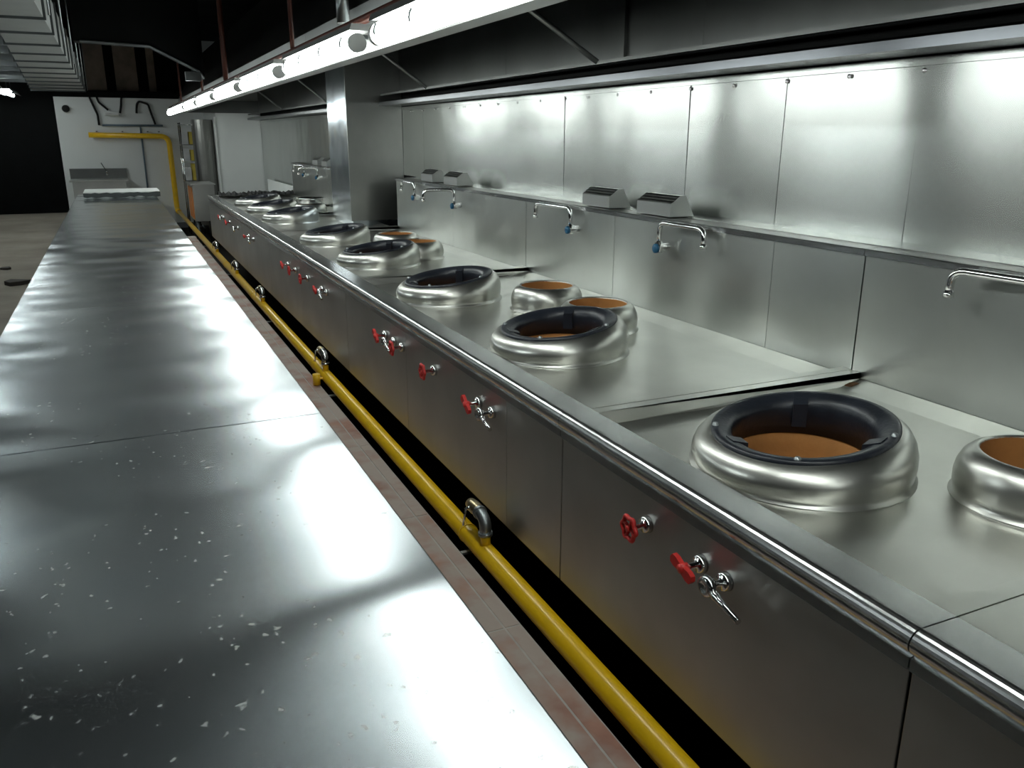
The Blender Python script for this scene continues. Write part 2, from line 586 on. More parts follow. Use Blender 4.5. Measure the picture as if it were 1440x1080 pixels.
def butterfly():
    b = MB()
    for sgn in (-1, 1):
        pts = []
        for (u, w) in ((0.004, -0.009), (0.004, 0.009), (0.022, 0.012), (0.034, 0.010), (0.038, 0.0), (0.034, -0.010), (0.022, -0.012)):
            pts.append((u * sgn, w))
        ca, sa = math.cos(0.35), math.sin(0.35)
        prof = [(p[0] * ca - p[1] * sa, p[0] * sa + p[1] * ca) for p in pts]
        b.prism(prof, -0.056, -0.045, 'x')
    b.lathe([(0, 0.060), (0.010, 0.058), (0.011, 0.040), (0, 0.040)], seg=14, warp=lambda p: (-p[2], p[0], p[1]))
    return b


def valve(root, kind, y, z=0.68):
    """tap on the front panel: chrome collar + stem, then its handle"""
    loc = Vector((1.0, y, z)) - root.location
    col = link('valve_collar', cached('collar', 'chrome', lambda: xlathe(
        [(0.0, 0.046), (0.0065, 0.046), (0.0065, 0.018), (0.016, 0.017), (0.0195, 0.012), (0.0205, 0.0), (0.0, 0.0)])), root, loc)
    if kind == 'wheel':
        h = link('valve_wheel', cached('wheel', 'red_paint', handwheel), col)
        h['label'] = 'red round handwheel'
    elif kind == 'butterfly':
        h = link('valve_handle', cached('butterfly', 'red_paint', butterfly), col, (0, 0, 0), (random.uniform(-.3, .3), 0, 0))
        h['label'] = 'red butterfly handle'
    else:
        def lever():
            b = xlathe([(0, 0.056), (0.010, 0.056), (0.012, 0.060), (0.019, 0.058), (0.0235, 0.049), (0.019, 0.040), (0, 0.040)], 20)
            b.tube(fillet([(-0.050, -0.012, -0.002), (-0.054, -0.045, -0.007), (-0.058, -0.105, -0.016)], 0.01), [0.009] * 2 + [0.0075] * 4 + [0.0065] * 2, 10)
            return b
        h = link('valve_lever', cached('lever', 'chrome', lever), col)
        h['label'] = 'grey metal lever handle'


def vent(root, y, L=0.25):
    def mk():
        b = MB()
        x0, x1 = 2.052, 2.205
        z = Z_LEDGE + 0.005
        prof = [(x0, z), (x0, z + 0.052), (x0 + 0.045, z + 0.084), (x0 + 0.075, z + 0.084), (x0 + 0.118, z)]
        v0 = [(p[0], -L / 2, p[1]) for p in prof]
        v1 = [(p[0], L / 2, p[1]) for p in prof]
        b.add(v0, [(0, 1, 2, 3, 4)])
        b.add(v1, [(4, 3, 2, 1, 0)])
        b.add(v0 + v1, [(0, 5, 6, 1), (2, 7, 8, 3), (3, 8, 9, 4)])
        return b

    def slats():
        b = MB()
        x0, z = 2.052, Z_LEDGE + 0.005
        for k in range(3):
            t0, t1 = k / 3 + 0.02, k / 3 + 0.17
            for_z = lambda t: (x0 + 0.045 * t, z + 0.052 + 0.032 * t)
            a, c_ = for_z(t0), for_z(t1)
            b.prism([(a[0], a[1]), (c_[0], c_[1]), (c_[0] + .002, c_[1] - .003), (a[0] + .002, a[1] - .003)], -L / 2, L / 2)
        return b

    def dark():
        return MB().box(2.056, 2.135, -L / 2 + 0.003, L / 2 - 0.003, Z_LEDGE + 0.007, Z_LEDGE + 0.055)  # black block standing in for the shade behind the slats

    v = link('flue_vent', cached('vent', 'steel_lip', mk), root, Vector((0, y, 0)) - root.location)
    v['label'] = 'slotted steel flue vent on the ledge'
    link('slat', cached('slats', 'steel_lip', slats), v)
    link('vent_inside_shade', cached('ventdark', 'black_and_unlit', dark), v)


def faucet(root, y, sgn, reach=0.27, swing=0.0):
    """swan-neck spout: rises at its valve, runs along the splashback, drops at the free end"""
    x = 1.985
    bx = MB()
    ry, rx = reach * math.cos(swing), reach * math.sin(swing)
    pts = fillet([(x, y, 1.085), (x, y, 1.185), (x - rx, y + sgn * ry, 1.185), (x - rx, y + sgn * ry, 1.125)], 0.04)
    bx.tube(pts, 0.0105, 12)
    f = bx.build('faucet_spout', 'chrome', root)
    f['label'] = 'bent chrome swing spout'
    MB().tube([(x - rx, y + sgn * ry, 1.128), (x - rx, y + sgn * ry, 1.112)], 0.0135, 12).build('spout_tip', 'chrome', f)
    v = MB()
    v.tube([(X_SPL, y, 1.085), (x + 0.01, y, 1.085), (x, y, 1.087)], [0.016, 0.014, 0.014], 12)
    v.tube([(x, y, 1.065), (x, y, 1.105)], 0.0165, 14)
    v.build('faucet_valve', 'chrome', f)
    k = MB()
    k.lathe([(0, 0.0), (0.012, 0.0), (0.019, 0.006), (0.019, 0.022), (0.012, 0.028), (0, 0.028)], seg=14,
            warp=lambda p: (-p[2] * 0.7, p[0], p[1]), cx=x - 0.012, cy=y - 0.012, cz=1.083)
    k.build('faucet_knob', 'blue_plastic', f)['label'] = 'dark blue tap knob'


def tray_strip(t, x0, x1, y0, y1, cx, r, holes):
    """flat strip of the tray with a round hole under every burner"""
    hs = sorted(holes)
    cuts = [y0] + [(p + q) / 2 for p, q in zip(hs, hs[1:])] + [y1]
    if not hs:
        t.add([(x0, y0, Z_DECK), (x1, y0, Z_DECK), (x1, y1, Z_DECK), (x0, y1, Z_DECK)], [(0, 1, 2, 3)])
        return
    n = 48
    for (a, b), h in zip(zip(cuts, cuts[1:]), hs):
        vs_, fs = [], []
        corner = sorted([math.atan2(yy - h, xx - cx) % (2 * PI) for xx in (x0, x1) for yy in (a, b)])
        angs = sorted(corner + [2 * PI * k / n + 0.01 for k in range(n)])
        for g in angs:
            ca, sa = math.cos(g), math.sin(g)
            tx = ((x1 - cx) if ca > 0 else (x0 - cx)) / ca if abs(ca) > 1e-9 else 1e9
            ty = ((b - h) if sa > 0 else (a - h)) / sa if abs(sa) > 1e-9 else 1e9
            q = min(tx, ty)
            vs_ += [(cx + r * ca, h + r * sa, Z_DECK), (cx + q * ca, h + q * sa, Z_DECK)]
        m_ = len(angs)
        for k in range(m_):
            j = (k + 1) % m_
            fs.append((2 * k, 2 * j, 2 * j + 1, 2 * k + 1))
        t.add(vs_, fs)


def wok_range(name, label, cat, y0, y1, woks=(), pots=(), valves=(), vents=(), faucets=(), seams=(), splash=(), back=True, flat=False, x_back=X_SPL, group=None):
    g = 0.0015
    a, b = y0 + g, y1 - g
    root = thing(name, label, cat, (1.5, (y0 + y1) / 2, 0.0), group)
    # front rail: rounded nosing with apron
    rr_ = 0.023
    prof = [(X_TRAY, Z_RIM - 0.001), (1.014, Z_RIM)] + arc(1.008, Z_RIM - rr_, rr_, PI / 2, 1.42 * PI, 14) + \
           [(0.9925, 0.772), (0.9925, 0.752), (1.0, 0.752), (1.016, 0.785), (X_TRAY, 0.80)]
    pb = MB().prism(prof, a, b)
    pb.build('front_rail', 'steel_rail', root)
    # front panels
    ed = [a] + list(seams) + [b]
    for p, q in zip(ed, ed[1:]):
        MB().box(0.9995, 1.012, p + 0.0008, q - 0.0008, 0.325, 0.7515).build('front_panel', 'steel_front', root, bevel=0.0015)
    # bin the rest of the body hides: one carcass
    MB().box(1.014, 2.2, a + 0.002, b - 0.002, 0.345, 0.60).build('carcass', 'steel_front', root)
    for lx in (1.45, 2.12):
        for ly in ([y0 + 0.14, y1 - 0.14] if y1 - y0 < 1.6 else [y0 + 0.14, (y0 + y1) / 2, y1 - 0.14]):
            lg = MB().tube([(lx, ly, 0.03), (lx, ly, 0.345)], 0.025, 14).build('leg', 'steel_front', root)
            MB().lathe([(0.0, 0.0), (0.03, 0.0), (0.03, 0.012), (0.018, 0.03), (0, 0.03)], lx, ly, 0.0, 14).build('foot', 'dark_metal', lg)
    if flat:
        MB().box(X_TRAY + 0.0005, x_back - 0.001, a, b, 0.79, Z_RIM - 0.001).build('worktop', 'steel_deck', root)
    else:
        rim = 0.035
        t = MB()
        yb0, yb1 = a + rim, b - rim
        c0, c1 = yb0 + .012, yb1 - .012
        t.add([(X_TRAY, yb0, Z_RIM - .001), (X_TRAY, yb1, Z_RIM - .001), (1.10, c0, Z_DECK), (1.10, c1, Z_DECK),
               (1.935, c0, Z_DECK), (1.935, c1, Z_DECK), (2.028, yb0, 0.799), (2.028, yb1, 0.799)],
              [(0, 1, 3, 2), (4, 5, 7, 6)])
        tray_strip(t, 1.10, 1.5625, c0, c1, 1.368, 0.19, woks)
        tray_strip(t, 1.5625, 1.935, c0, c1, 1.676, 0.1125, pots)
        t.add([(X_TRAY, yb0, Z_RIM - .001), (1.10, yb0 + .012, Z_DECK), (1.935, yb0 + .012, Z_DECK), (2.028, yb0, .799), (2.028, yb0, Z_RIM - .001)], [(0, 1, 2, 3, 4)])
        t.add([(X_TRAY, yb1, Z_RIM - .001), (1.10, yb1 - .012, Z_DECK), (1.935, yb1 - .012, Z_DECK), (2.028, yb1, .799), (2.028, yb1, Z_RIM - .001)], [(4, 3, 2, 1, 0)])
        t.build('burner_tray', 'steel_deck', root)
        for p, q in ((a, a + rim), (b - rim, b)):
            MB().prism([(X_TRAY + .0005, 0.79), (2.028, 0.79), (2.028, Z_RIM - 0.001), (X_TRAY + .0005, Z_RIM - 0.001)], p, q).build('tray_rim', 'steel_deck', root)
    if back:
        MB().box(X_SPL + 0.012, 2.225, a, b, 0.757, 1.184).build('splash_box', 'steel_splash', root)
        ed = [a] + list(splash) + [b]
        for p, q in zip(ed, ed[1:]):
            MB().box(X_SPL, X_SPL + 0.0115, p + .001, q - .001, 0.80, 1.1845).build('splash_panel', 'steel_splash', root)
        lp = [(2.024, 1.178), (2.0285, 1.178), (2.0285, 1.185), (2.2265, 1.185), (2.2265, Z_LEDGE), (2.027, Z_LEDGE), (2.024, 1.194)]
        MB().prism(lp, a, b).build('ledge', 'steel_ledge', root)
        MB().box(2.0225, 2.0238, a, b, 1.177, 1.1955).build('ledge_edge', 'steel_rail', root)
    for w in woks: burner(root, w)
    for w in pots: pot_well(root, w)
    for kd, yy in valves: valve(root, kd, yy)
    for yy in vents: vent(root, yy)
    for f in faucets: faucet(root, *f)
    return root


wok_range('steel_bench', 'plain flat-topped steel bench ending the range row, no burners', 'bench', -2.2, 0.715, flat=True)
r1 = wok_range('wok_range', 'short wok range with one large ring, one small well and three front taps', 'range', 0.715, 1.82,
          woks=(1.344,), pots=(0.985,), valves=(('wheel', 1.41), ('butterfly', 1.213), ('lever', 1.135)),
          faucets=((1.19, 1, 0.29, 0.05),), vents=(1.15,))
r2 = wok_range('wok_range', 'long double wok range with two red handwheels, beside the short single-ring range', 'range', 1.82, 4.17,
          woks=(2.538, 3.644), pots=(2.786, 3.228),
          valves=(('butterfly', 2.39), ('lever', 2.28), ('wheel', 2.82), ('wheel', 3.21), ('lever', 3.32), ('butterfly', 3.45)),
          seams=(2.18, 3.175), splash=(2.215, 3.25), vents=(2.985, 3.465), faucets=((2.835, -1, 0.29, 0.0), (3.585, 1, 0.34, 0.06)))
r3 = wok_range('wok_range', 'long double wok range standing against the near side of the steel-clad column', 'range', 4.17, 6.55,
          woks=(4.822, 5.916), pots=(4.991, 5.453),
          valves=(('lever', 4.583), ('butterfly', 4.693), ('wheel', 5.098), ('wheel', 5.462), ('butterfly', 5.731)),
          seams=(5.35,), splash=(5.3,), vents=(5.395, 5.875), faucets=((5.96, 1, 0.31, 0.0), (5.15, 1, 0.2, 1.3)))
r4 = wok_range('wok_range', 'wok range passing in front of the steel-clad column, no splashback', 'range', 6.55, 8.05,
          woks=(7.6,), pots=(), valves=(('lever', 7.27), ('butterfly', 7.547)), back=False)
r5 = wok_range('wok_range', 'narrow wok range just beyond the steel-clad column with a pot on its well', 'range', 8.05, 9.0,
          woks=(8.55,), pots=(8.22,), valves=(('lever', 8.26), ('butterfly', 8.865)), vents=())
r6 = wok_range('wok_range', 'last wok range at the end of the row beside the black crumpled film', 'range', 9.0, 10.95,
          woks=(9.45,), valves=(('lever', 9.37), ('butterfly', 9.50)), seams=(9.95,), vents=(9.2, 9.65), faucets=((9.95, 1, 0.25, 0.3), (9.25, 1, 0.2, 1.2)))

rp = MB()
rr2 = random.Random(4)
rp.add([(1.975, 1.765, 0.7925)] + [(1.975 + (0.018 + 0.012 * rr2.random()) * math.cos(t * PI / 6), 1.765 + (0.012 + 0.006 * rr2.random()) * math.sin(t * PI / 6), 0.7920 + 0.0040 * math.cos(t * PI / 6)) for t in range(12)],
       [(0, 1 + t, 1 + (t + 1) % 12) for t in range(12)])
rp.build('rust_patch', 'rust', r1)['label'] = 'small brown rust stain in the corner of the tray'
# small pot on the far well
pot = thing('steel_pot', 'small shiny steel pot standing on a well beyond the column', 'pot', (1.676, 8.22, 0.89))
MB().lathe([(0, .003), (0.105, .003), (0.125, 0.006), (0.128, 0.05), (0.150, 0.052), (0.150, 0.056), (0.124, 0.056), (0.122, 0.01), (0, 0.01)], 1.676, 8.22, 0.89, 32).build('pot_body', 'chrome', pot)
for sg in (-1, 1):
    MB().tube(fillet([(1.66, 8.22 + sg * .14, 0.935), (1.66, 8.22 + sg * .19, 0.94), (1.70, 8.22 + sg * .19, 0.94), (1.70, 8.22 + sg * .14, 0.935)], 0.012), 0.005, 8).build('pot_handle', 'chrome', pot)

# crumpled black film on the end of the row
fm = MB()
n = 40
vv, ff = [], []
fr = random.Random(5)
for i in range(n + 1):
    x = 1.10 + 0.9 * i / n
    for j in range(4):
        vv.append((x, 10.70 + 0.07 * j + fr.uniform(-.015, .015), 0.8205 + (fr.uniform(0.01, 0.05) if j in (1, 2) else 0.0)))
for i in range(n):
    for j in range(3):
        ff.append((i * 4 + j, i * 4 + j + 1, i * 4 + j + 5, i * 4 + j + 4))
fm.add(vv, ff)
tag(fm.build('plastic_film', 'black_film'), 'crumpled black plastic film along the far end of the range row', 'film')
wb = tag(MB().box(2.17, 2.185, 11.5, 13.8, 0.0, 0.86).build('white_board', 'white_board'), 'white board standing in for the unclad wall base past the last range', 'board')  # stands in for the bare white lower part of the wall

# ------------------------------------------------------------------ worktables
def worktable(label, y0, y1, skew=0.0):
    a, b = y0 + 0.002, y1 - 0.002
    root = thing('worktable', label, 'table', (0, (y0 + y1) / 2, 0))
    xl, xr = -0.464, 0.431
    t = MB()
    prof = [(xl, 0.762), (xl, 0.795), (xl + .005, 0.80), (xr - .005, 0.80), (xr, 0.795), (xr, 0.762)]
    t.prism(prof, a, b)
    t.build('tabletop', 'counter_sheet', root)
    for x in (xl + 0.03, xr - 0.05):
        MB().box(x, x + 0.02, a + .02, b - .02, 0.70, 0.7615).build('apron', 'steel_front', root)
    sh = MB().box(xl + 0.02, xr - 0.02, a + .01, b - .01, 0.20, 0.225).build('shelf', 'steel_front', root)
    for x in (xl + 0.06, xr - 0.06):
        for y in (y0 + 0.1, y1 - 0.1):
            MB().tube([(x, y, 0.0), (x, y, 0.7615)], 0.019, 12).build('leg', 'steel_front', root)
    return root


worktable('long galvanised worktable with a splashed, speckled and scratched top', -1.3, 2.14)
worktable('galvanised worktable next to the speckled one, mirroring the tube lights', 2.141, 3.98)
worktable('galvanised worktable opposite the long double range by the column', 3.981, 5.78)
worktable('galvanised worktable opposite the steel-clad column', 5.781, 7.66)
worktable('end galvanised worktable carrying the white slab', 7.661, 11.9)

sl = thing('white_slab', 'white slab with a dark torn front edge lying on the end worktable', 'slab', (0.06, 11.5, 0.801))
MB().box(-0.37, 0.47, 11.16, 11.88, 0.801, 0.868).build('slab_body', 'white_board', sl, bevel=0.004)
e = MB()
er = random.Random(9)
top = [(-0.37 + 0.84 * i / 20, 0.866 + er.uniform(-.012, .0)) for i in range(21)]
bot = [(-0.37 + 0.84 * i / 20, 0.806 + er.uniform(-.004, .014)) for i in range(21)]
e.prism(top + bot[::-1], 11.148, 11.1595)
e.build('torn_edge', 'dark_metal', sl)

# ------------------------------------------------------------------ extraction hood
hood = thing('range_hood', 'long dark steel extraction hood above the whole range row', 'hood', (1.6, 6.0, 1.75))
Y0, Y1 = -2.8, 14.49
# front: fascia panels, then the lip under them
ys = [-2.8] + [-0.9 + 1.92 * k for k in range(8)] + [14.49]
for a, b in zip(ys, ys[1:]):
    MB().box(1.025, 1.030, a + .001, b - .001, 1.856, 2.05).build('fascia_panel', 'steel_lip', hood)
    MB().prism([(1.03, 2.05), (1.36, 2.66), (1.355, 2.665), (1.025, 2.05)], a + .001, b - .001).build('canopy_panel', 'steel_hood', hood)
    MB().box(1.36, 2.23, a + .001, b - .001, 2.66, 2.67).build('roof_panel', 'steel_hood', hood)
for bs in ([-2.8, -0.9, 1.02, 2.94, 4.86, 6.98], [7.66, 8.7, 10.62, 12.54, 14.47]):
    for a, b in zip(bs, bs[1:]):
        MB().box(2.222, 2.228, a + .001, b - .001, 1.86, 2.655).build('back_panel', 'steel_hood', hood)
MB().prism([(1.022, 1.853), (1.10, 1.853), (1.10, 1.915), (1.097, 1.915), (1.097, 1.856), (1.022, 1.856)], Y0, Y1).build('front_lip', 'steel_lip', hood)
for a, b in ((Y0, 6.98), (7.66, Y1)):
    # rear gutter
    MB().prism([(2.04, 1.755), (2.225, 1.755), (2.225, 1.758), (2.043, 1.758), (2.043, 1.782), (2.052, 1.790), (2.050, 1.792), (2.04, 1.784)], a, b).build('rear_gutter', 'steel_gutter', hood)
    MB().box(2.055, 2.075, a, b, 1.835, 1.85).build('filter_rail', 'steel_hood', hood)
for y in (3.5, 5.85, 8.9, 11.5):
    MB().tube([(2.06, y, 1.845), (1.30, y + 0.58, 2.535)], 0.012, 4).build('stay_bar', 'steel_lip', hood)
for y in (3.53, 1.2):
    MB().box(2.205, 2.2215, y - .02, y + .02, 1.86, 2.655).build('hood_rib', 'steel_hood', hood)
MB().box(1.03, 2.225, 14.478, 14.489, 1.86, 2.05).build('end_panel', 'steel_hood', hood)

# ------------------------------------------------------------------ tube lights
LX, LZ, LR = 0.827, 1.833, 0.036


def tube_light(y0, L=1.31):
    root = thing('tube_light', 'lit fluorescent tube light in the row along the hood front', 'light', (LX, y0, LZ), 'tube lights along the hood front')
    if 'lt' not in wok_cache:
        def mesh(key, mat, mb):
            me = mb.mesh(key)
            me.materials.append(MATS[mat])
            wok_cache[key] = me
        mesh('lt', 'lamp_glow', MB().tube([(0, 0.03, 0), (0, 0.045, 0), (0, L - 0.045, 0), (0, L - 0.03, 0)], [LR * .75, LR, LR, LR * .75], 20))
        mesh('lthouse', 'steel_lip', MB().prism([(-0.028, 0.040), (0.05, 0.040), (0.05, 0.062), (-0.02, 0.062)], 0, L))
        mesh('ltcap', 'steel_lip', MB().tube([(0, 0, 0), (0, 0.028, 0)], LR * 0.9, 16))
        clip = MB()
        clip.tube([(LR * 1.10 * math.cos(t), 0, LR * 1.10 * math.sin(t)) for t in [2.5 + k * 0.3 for k in range(4)]] , 0.004, 6)
        mesh('ltclip', 'dark_metal', clip)
        mesh('ltbracket', 'dark_metal', MB().box(0.045, 0.197, -0.015, 0.015, 0.045, 0.058))
    link('diffuser', wok_cache['lt'], root)['label'] = 'glowing white diffuser tube'
    h = link('housing', wok_cache['lthouse'], root)
    for yy in (0.0, L - 0.028): link('end_cap', wok_cache['ltcap'], root, (0, yy, 0))
    for yy in (0.10, 0.45, L - 0.45, L - 0.10): link('clip', wok_cache['ltclip'], root, (0, yy, 0))
    for yy in (0.3, L - 0.3): link('bracket', wok_cache['ltbracket'], h, (0, yy, 0))


for k in range(-1, 9):
    tube_light(-0.05 + 1.555 * k)

pp = thing('water_pipe', 'red-brown pipe hung above the row of tube lights', 'pipe', (0.93, 6, 1.93))
MB().tube([(0.93, -2.9, 1.945), (0.93, 15.2, 1.945)], 0.017, 12).build('pipe_run', 'brown_pipe', pp)
for y in (1.4, 4.75, 7.64, 9.66, 12.6):
    MB().tube([(0.93, y, 1.96), (0.93, y, H)], 0.012 if y != 7.64 else 0.022, 8).build('hanger', 'brown_pipe', pp)
tag(MB().tube([(0.98, 3.85, 1.99), (0.98, 3.85, H)], 0.028, 14).build('drop_pipe', 'galvanised'), 'short galvanised pipe dropping to the hood front', 'pipe')

# ------------------------------------------------------------------ yellow gas pipe
gp = thing('gas_pipe', 'yellow painted gas pipe running along the foot of the ranges and up the end wall', 'pipe', (0.939, 6, 0))
PX, PZ, PR = 0.939, 0.232, 0.032
yw = Y_FAR - 0.09
MB().tube([(PX, -2.5, PZ), (PX, 15.9, PZ)] , PR, 20).build('pipe_run', 'yellow_paint', gp)
MB().tube(fillet([(PX, 15.9, PZ), (PX, yw, PZ), (PX - .01, yw, 1.50), (-0.33, yw, 1.52)], 0.14, 8), [0.045] * 20, 18).build('pipe_rise', 'yellow_paint', gp)
for x in (-0.2, 0.2, 0.6, 0.78):
    MB().box(x - .012, x + .012, yw - .05, Y_FAR - 0.0005, 1.57, 1.585).build('pipe_clamp', 'dark_metal', gp)
for y in (0.6, 2.36, 4.72, 7.1, 9.0):
    MB().tube([(PX, y - .004, PZ), (PX, y + .004, PZ)], PR + 0.0025, 20).build('weld_band', 'yellow_paint', gp)
for i, y in enumerate((2.21, 4.48, 6.67, 8.2, 9.87)):
    rs = MB().tube([(PX, y, PZ + 0.02), (PX, y, PZ + 0.075)], 0.0165, 14).build('riser', 'yellow_paint', gp)
    el = MB()
    el.tube(fillet([(PX, y, PZ + 0.065), (PX, y, PZ + 0.118), (PX, y + 0.05, PZ + 0.122)], 0.034, 6), 0.0195, 14)
    el.tube([(PX, y, PZ + 0.062), (PX, y, PZ + 0.074)], 0.0235, 14)
    el.tube([(PX, y + 0.038, PZ + 0.122), (PX, y + 0.050, PZ + 0.122)], 0.0235, 14)
    el.build('elbow', 'galvanised' if i < 1 else 'chrome', rs)['label'] = 'grey metal elbow'
    vb = MB()
    vb.tube([(PX, y + 0.048, PZ + 0.122), (PX, y + 0.075, PZ + 0.122), (PX, y + 0.1, PZ + 0.122), (PX, y + 0.125, PZ + 0.122)], [0.016, 0.022, 0.022, 0.018], 14)
    vb.build('shutoff_valve', 'brass', rs)['label'] = 'pale brass shut-off valve'
    lv = MB()
    lv.tube([(PX - 0.01, y + 0.085, PZ + 0.13), (PX - 0.036, y + 0.085, PZ + 0.122)], 0.0055, 8)
    lv.tube([(PX - 0.034, y + 0.083, PZ + 0.124), (PX - 0.036, y + 0.10, PZ + 0.06)], 0.004, 8)
    lv.build('valve_lever', 'chrome', rs)
st = MB().tube([(0.873, 4.42, 0.2015), (0.873, 4.42, 0.262)], 0.021, 14).build('drain_leg', 'yellow_paint', gp)
MB().tube([(0.873, 4.42, 0.235), (0.93, 4.42, PZ)], 0.006, 8).build('drain_neck', 'yellow_paint', gp)
for y in (0.2, 2.30, 4.2, 6.2, 8.6, 11.0):
    MB().box(0.8895, PX + 0.02, y - 0.008, y + 0.008, PZ - PR - 0.008, PZ - PR).build('pipe_bracket', 'galvanised', gp)

# ------------------------------------------------------------------ end wall fittings
sk = thing('wall_sink', 'stainless steel sink with upstand on the white end wall', 'sink', (-0.26, 16.1, 0))
MB().box(-0.70, 0.19, 16.36, 16.395, 0.80, 0.965).build('upstand', 'steel_hood', sk)
MB().prism([(15.75, 0.77), (16.36, 0.77), (16.36, 0.80), (15.75, 0.80)], -0.70, 0.19, 'x').build('rim', 'steel_front', sk)
MB().box(-0.66, 0.15, 15.79, 16.35, 0.5, 0.769).build('basin', 'steel_front', sk)
for x in (-0.64, 0.13):
    for y in (15.82, 16.3):
        MB().tube([(x, y, 0), (x, y, 0.5)], 0.02, 10).build('leg', 'steel_front', sk)
tp = MB().tube(fillet([(-0.13, 16.36, 0.90), (-0.13, 16.25, 0.92), (-0.13, 16.2, 0.86)], 0.04), 0.014, 10).build('sink_tap', 'chrome', sk)
MB().tube([(-0.13, 16.34, 0.92), (-0.20, 16.36, 1.06)], 0.007, 8).build('tap_lever', 'dark_metal', tp)

tag(MB().tube([(0.495, Y_FAR - .02, 0.3), (0.495, Y_FAR - .02, 1.655)], 0.014, 10).build('conduit', 'blue_conduit'), 'thin blue-grey upright conduit on the white end wall', 'conduit')
tag(MB().tube([(-0.10, Y_FAR - .04, 1.68), (0.86, Y_FAR - .04, 1.68)], 0.017, 10).build('conduit', 'blue_conduit'), 'horizontal blue-grey conduit above the yellow pipe', 'conduit')
for i, (pts, lab) in enumerate((
        ([(-0.13, 2.13), (-0.11, 2.05), (0.0, 1.95), (0.02, 1.93)], 'short dark cable drooping from the beam beside the camera dome'),
        ([(-0.24, 2.13), (-0.2, 2.0), (-0.15, 1.85), (-0.15, 1.68)], 'dark cable dropping from the beam to the conduit corner'),
        ([(0.25, 2.13), (0.23, 2.0), (0.2, 1.88)], 'single short dark cable hanging from the middle of the beam'),
        ([(0.46, 1.88), (0.48, 2.03), (0.52, 2.08), (0.66, 2.03), (0.7, 1.85), (0.74, 1.70)], 'dark cable looped over like a hook above the conduit end'))):
    tag(MB().tube(fillet([(x, Y_FAR - .03, z) for x, z in pts], 0.03, 3), 0.017, 8).build('cable', 'black_film'), lab, 'cable')
sp_ = thing('wall_box', 'small wall box with white face above the horizontal conduit', 'box', (0.06, Y_FAR - .05, 1.84))
MB().box(-0.05, 0.18, Y_FAR - .10, Y_FAR - .001, 1.84, 1.90).build('box_body', 'white_board', sp_, bevel=0.006)
MB().box(-0.03, 0.16, Y_FAR - .104, Y_FAR - .1005, 1.85, 1.89).build('box_cover', 'paper', sp_)
cm = thing('security_camera', 'small black dome camera on the white end wall', 'camera', (-0.62, Y_FAR - .06, 1.94))
MB().lathe([(0, 0.07), (0.03, 0.065), (0.05, 0.045), (0.06, 0.0)], seg=16, warp=lambda p: (p[0], -p[2], p[1]), cx=-0.62, cy=Y_FAR - .03, cz=1.94).build('camera_dome', 'black_film', cm)
MB().lathe([(0, 0.03), (0.07, 0.028), (0.072, 0.0)], seg=16, warp=lambda p: (p[0], -p[2], p[1]), cx=-0.62, cy=Y_FAR - .001, cz=1.94).build('camera_base', 'white_board', cm)

# tall steel cabinet, low cabinet, wire rack beside the end of the row
tc = thing('tall_cabinet', 'tall steel cabinet with rounded front against the white return wall', 'cabinet', (1.36, 14.75, 0))
pr = [(1.21, 14.95), (1.21, 14.66)] + [(1.36 + 0.15 * math.cos(t), 14.64 + 0.05 * math.sin(t)) for t in [PI + k * PI / 10 for k in range(1, 10)]] + [(1.51, 14.66), (1.51, 14.95)]
MB().prism(pr, 0.1, 1.76, 'z').build('cabinet_body', 'steel_ledge', tc)
MB().box(1.52, 1.545, 14.46, 14.95, 0.1, 1.80).build('side_panel', 'white_board', tc)
for x in (1.24, 1.48):
    for y in (14.7, 14.9):
        MB().tube([(x, y, 0), (x, y, 0.1)], 0.02, 10).build('leg', 'dark_metal', tc)
lc = thing('low_cabinet', 'low steel cabinet with an orange side standing past the ranges', 'cabinet', (1.14, 12.9, 0))
MB().box(1.0, 1.3, 13.2, 14.0, 0.30, 0.82).build('cabinet_body', 'steel_front', lc)
MB().box(0.988, 0.999, 13.3, 13.95, 0.33, 0.78).build('orange_panel', 'orange_paint', lc)
MB().box(0.975, 1.32, 13.18, 14.02, 0.8205, 0.835).build('cabinet_top', 'steel_lip', lc)
for x in (1.03, 1.27):
    for y in (13.23, 13.97):
        MB().tube([(x, y, -0.1), (x, y, 0.30)], 0.02, 10).build('leg', 'dark_metal', lc)
rk = thing('wire_rack', 'wire shelf rack with pale papers hanging beside the tall cabinet', 'rack', (1.16, 15.4, 0))
for x in (1.06, 1.28):
    for y in (15.25, 15.6):
        MB().tube([(x, y, -0.006 if x < 1.03 else -0.1), (x, y, 1.72)], 0.01, 8).build('post', 'chrome', rk)
for z in (0.78, 1.1, 1.36, 1.68):
    MB().box(1.05, 1.29, 15.24, 15.61, z, z + 0.012).build('shelf', 'chrome', rk)
for z, lab in ((1.115, 'yellow carton on the rack shelf under the papers, tall'), (1.375, 'yellow carton on the upper middle rack shelf')):
    tag(MB().box(1.185, 1.265, 15.27, 15.55, z, z + (0.17 if z < 1.2 else 0.2)).build('carton', 'yellow_box', bevel=0.003), lab, 'carton')
tag(MB().box(1.185, 1.265, 15.27, 15.55, 0.7935, 1.06).build('carton', 'yellow_box', bevel=0.003), 'yellow carton on the bottom rack shelf', 'carton')
for z, lab in ((0.7935, 'white carton on the bottom rack shelf'), (1.1135, 'white carton on the lower middle rack shelf'), (1.3735, 'white carton on the upper middle rack shelf')):
    tag(MB().box(1.075, 1.17, 15.27, 15.5, z, z + 0.2).build('carton', 'paper', bevel=0.003), lab, 'carton')

# ------------------------------------------------------------------ ducts and ceiling steel
d1 = thing('air_duct', 'pale galvanised air duct with flanged joints under the ceiling', 'duct', (-0.55, 9, 2.22))
def duct_left(y):
    return -0.29 - 0.15 - 0.050 * (y - 3.6)


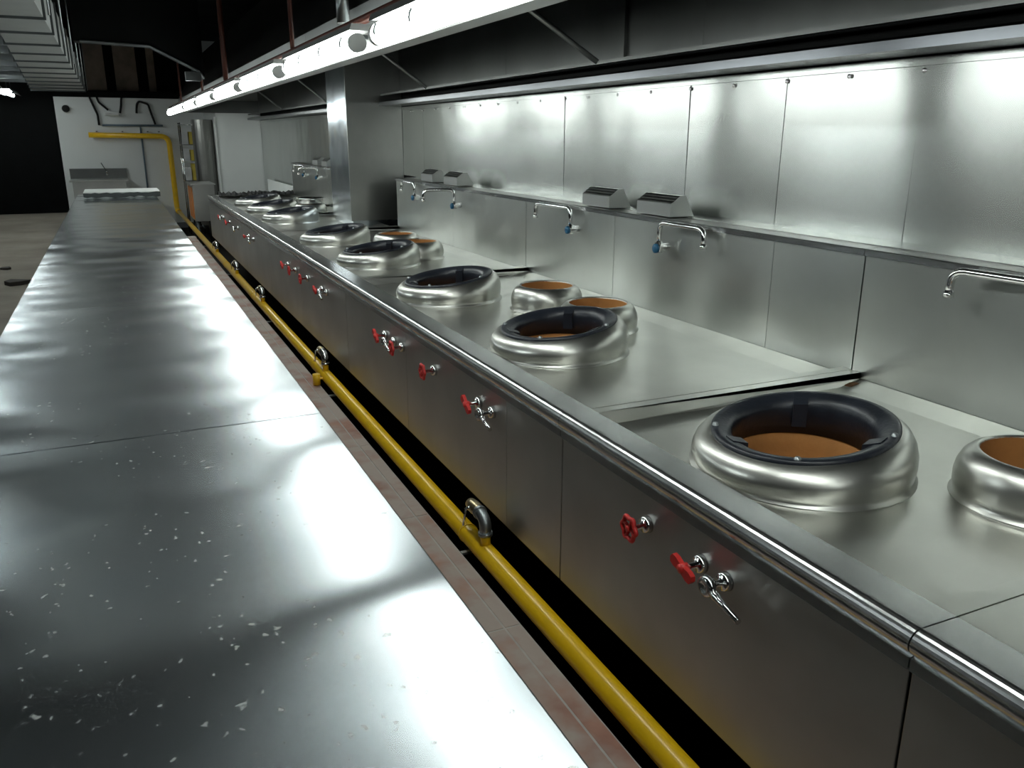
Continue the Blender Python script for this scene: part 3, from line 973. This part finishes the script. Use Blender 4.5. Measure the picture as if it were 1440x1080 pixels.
yy = 3.6
while yy < 16.2:
    b = min(yy + 0.9, 16.3)
    p, q = yy + .006, b - .016
    MB().prism([(duct_left(p), p), (-0.29, p), (-0.29, q), (duct_left(q), q)], 2.22, 2.52, 'z').build('duct_section', 'duct_sheet', d1)
    MB().box(duct_left(b) - .015, -0.275, b - .015, b + .005, 2.205, 2.535).build('flange', 'dark_metal', d1)
    yy = b
for i in range(7):
    y = 4.0 + i * 1.9
    MB().tube([(-0.24, y, 2.19), (-0.24, y, H)], 0.006, 6).build('hanger_rod', 'galvanised', d1)
for i in range(14):
    y = 4.3 + 1.02 * i
    tag(MB().box(-7.9, duct_left(y) - 0.06, y, y + 0.06, 2.40, 2.50).build('ceiling_joist', 'galvanised'),
        'steel joist crossing the dark ceiling left of the pale duct', 'joist', 'ceiling joists beside the duct')
d2 = thing('extract_duct', 'large black duct with a bright flanged mouth hanging before the end wall', 'duct', (0.3, 9.4, 2.3))
prof = [(-0.20, 2.34), (0.433, 2.32), (0.854, 2.114), (0.9, 2.05), (0.9, 3.25), (-0.20, 3.25)]
MB().prism(prof, 9.0, 9.22).build('duct_body', 'black_and_unlit', d2)
MB().tube([(-0.15, 8.985, 2.337), (0.433, 8.985, 2.32), (0.854, 8.985, 2.114), (0.885, 8.985, 2.04)], 0.016, 4).build('flange', 'galvanised', d2)
MB().box(0.72, 0.86, 8.9, 8.99, 2.02, 2.10).build('duct_elbow', 'dark_metal', d2)
for y in (9.11,):
    for x in (-0.15, 0.85):
        MB().tube([(x, y, 3.25), (x, y, H)], 0.008, 6).build('hanger_rod', 'galvanised', d2)

# lamp in the dark hall
for k in range(6):
    y = 2.0 + 3.1 * k
    hl = thing('hall_light', 'lit tube light hanging in the row along the dark hall', 'light', (-1.554, y, 2.2), 'tube lights along the dark hall')
    MB().tube([(-1.554, y, 2.22), (-1.554, y + 1.2, 2.22)], 0.03, 14).build('diffuser', 'hall_glow', hl)
    MB().prism([(-1.674, 2.215), (-1.614, 2.285), (-1.494, 2.285), (-1.434, 2.215), (-1.424, 2.215), (-1.489, 2.293), (-1.619, 2.293), (-1.684, 2.215)], y - .03, y + 1.23).build('reflector', 'white_board', hl)
    for q in (y + 0.25, y + 0.95):
        MB().tube([(-1.555, q, 2.29), (-1.555, q, H)], 0.008, 6).build('hanger_rod', 'galvanised', hl)

dr = random.Random(2)
for i, (x, y, sz, lab) in enumerate(((-1.08, 10.1, 0.12, 'dark scrap of rubbish on the concrete beside the worktables, the larger'),
                                     (-1.3, 11.3, 0.07, 'dark flat scrap on the concrete beyond the larger scrap'),
                                     (-0.9, 12.6, 0.06, 'tiny dark scrap on the concrete near the end worktable'))):
    b = MB()
    pts = [(x + sz * dr.uniform(.5, 1.2) * math.cos(t * 1.05), y + sz * dr.uniform(.6, 1.5) * math.sin(t * 1.05)) for t in range(6)]
    b.prism(pts, 0.0, sz * 0.35, 'z')
    tag(b.build('scrap', 'debris'), lab, 'scrap')
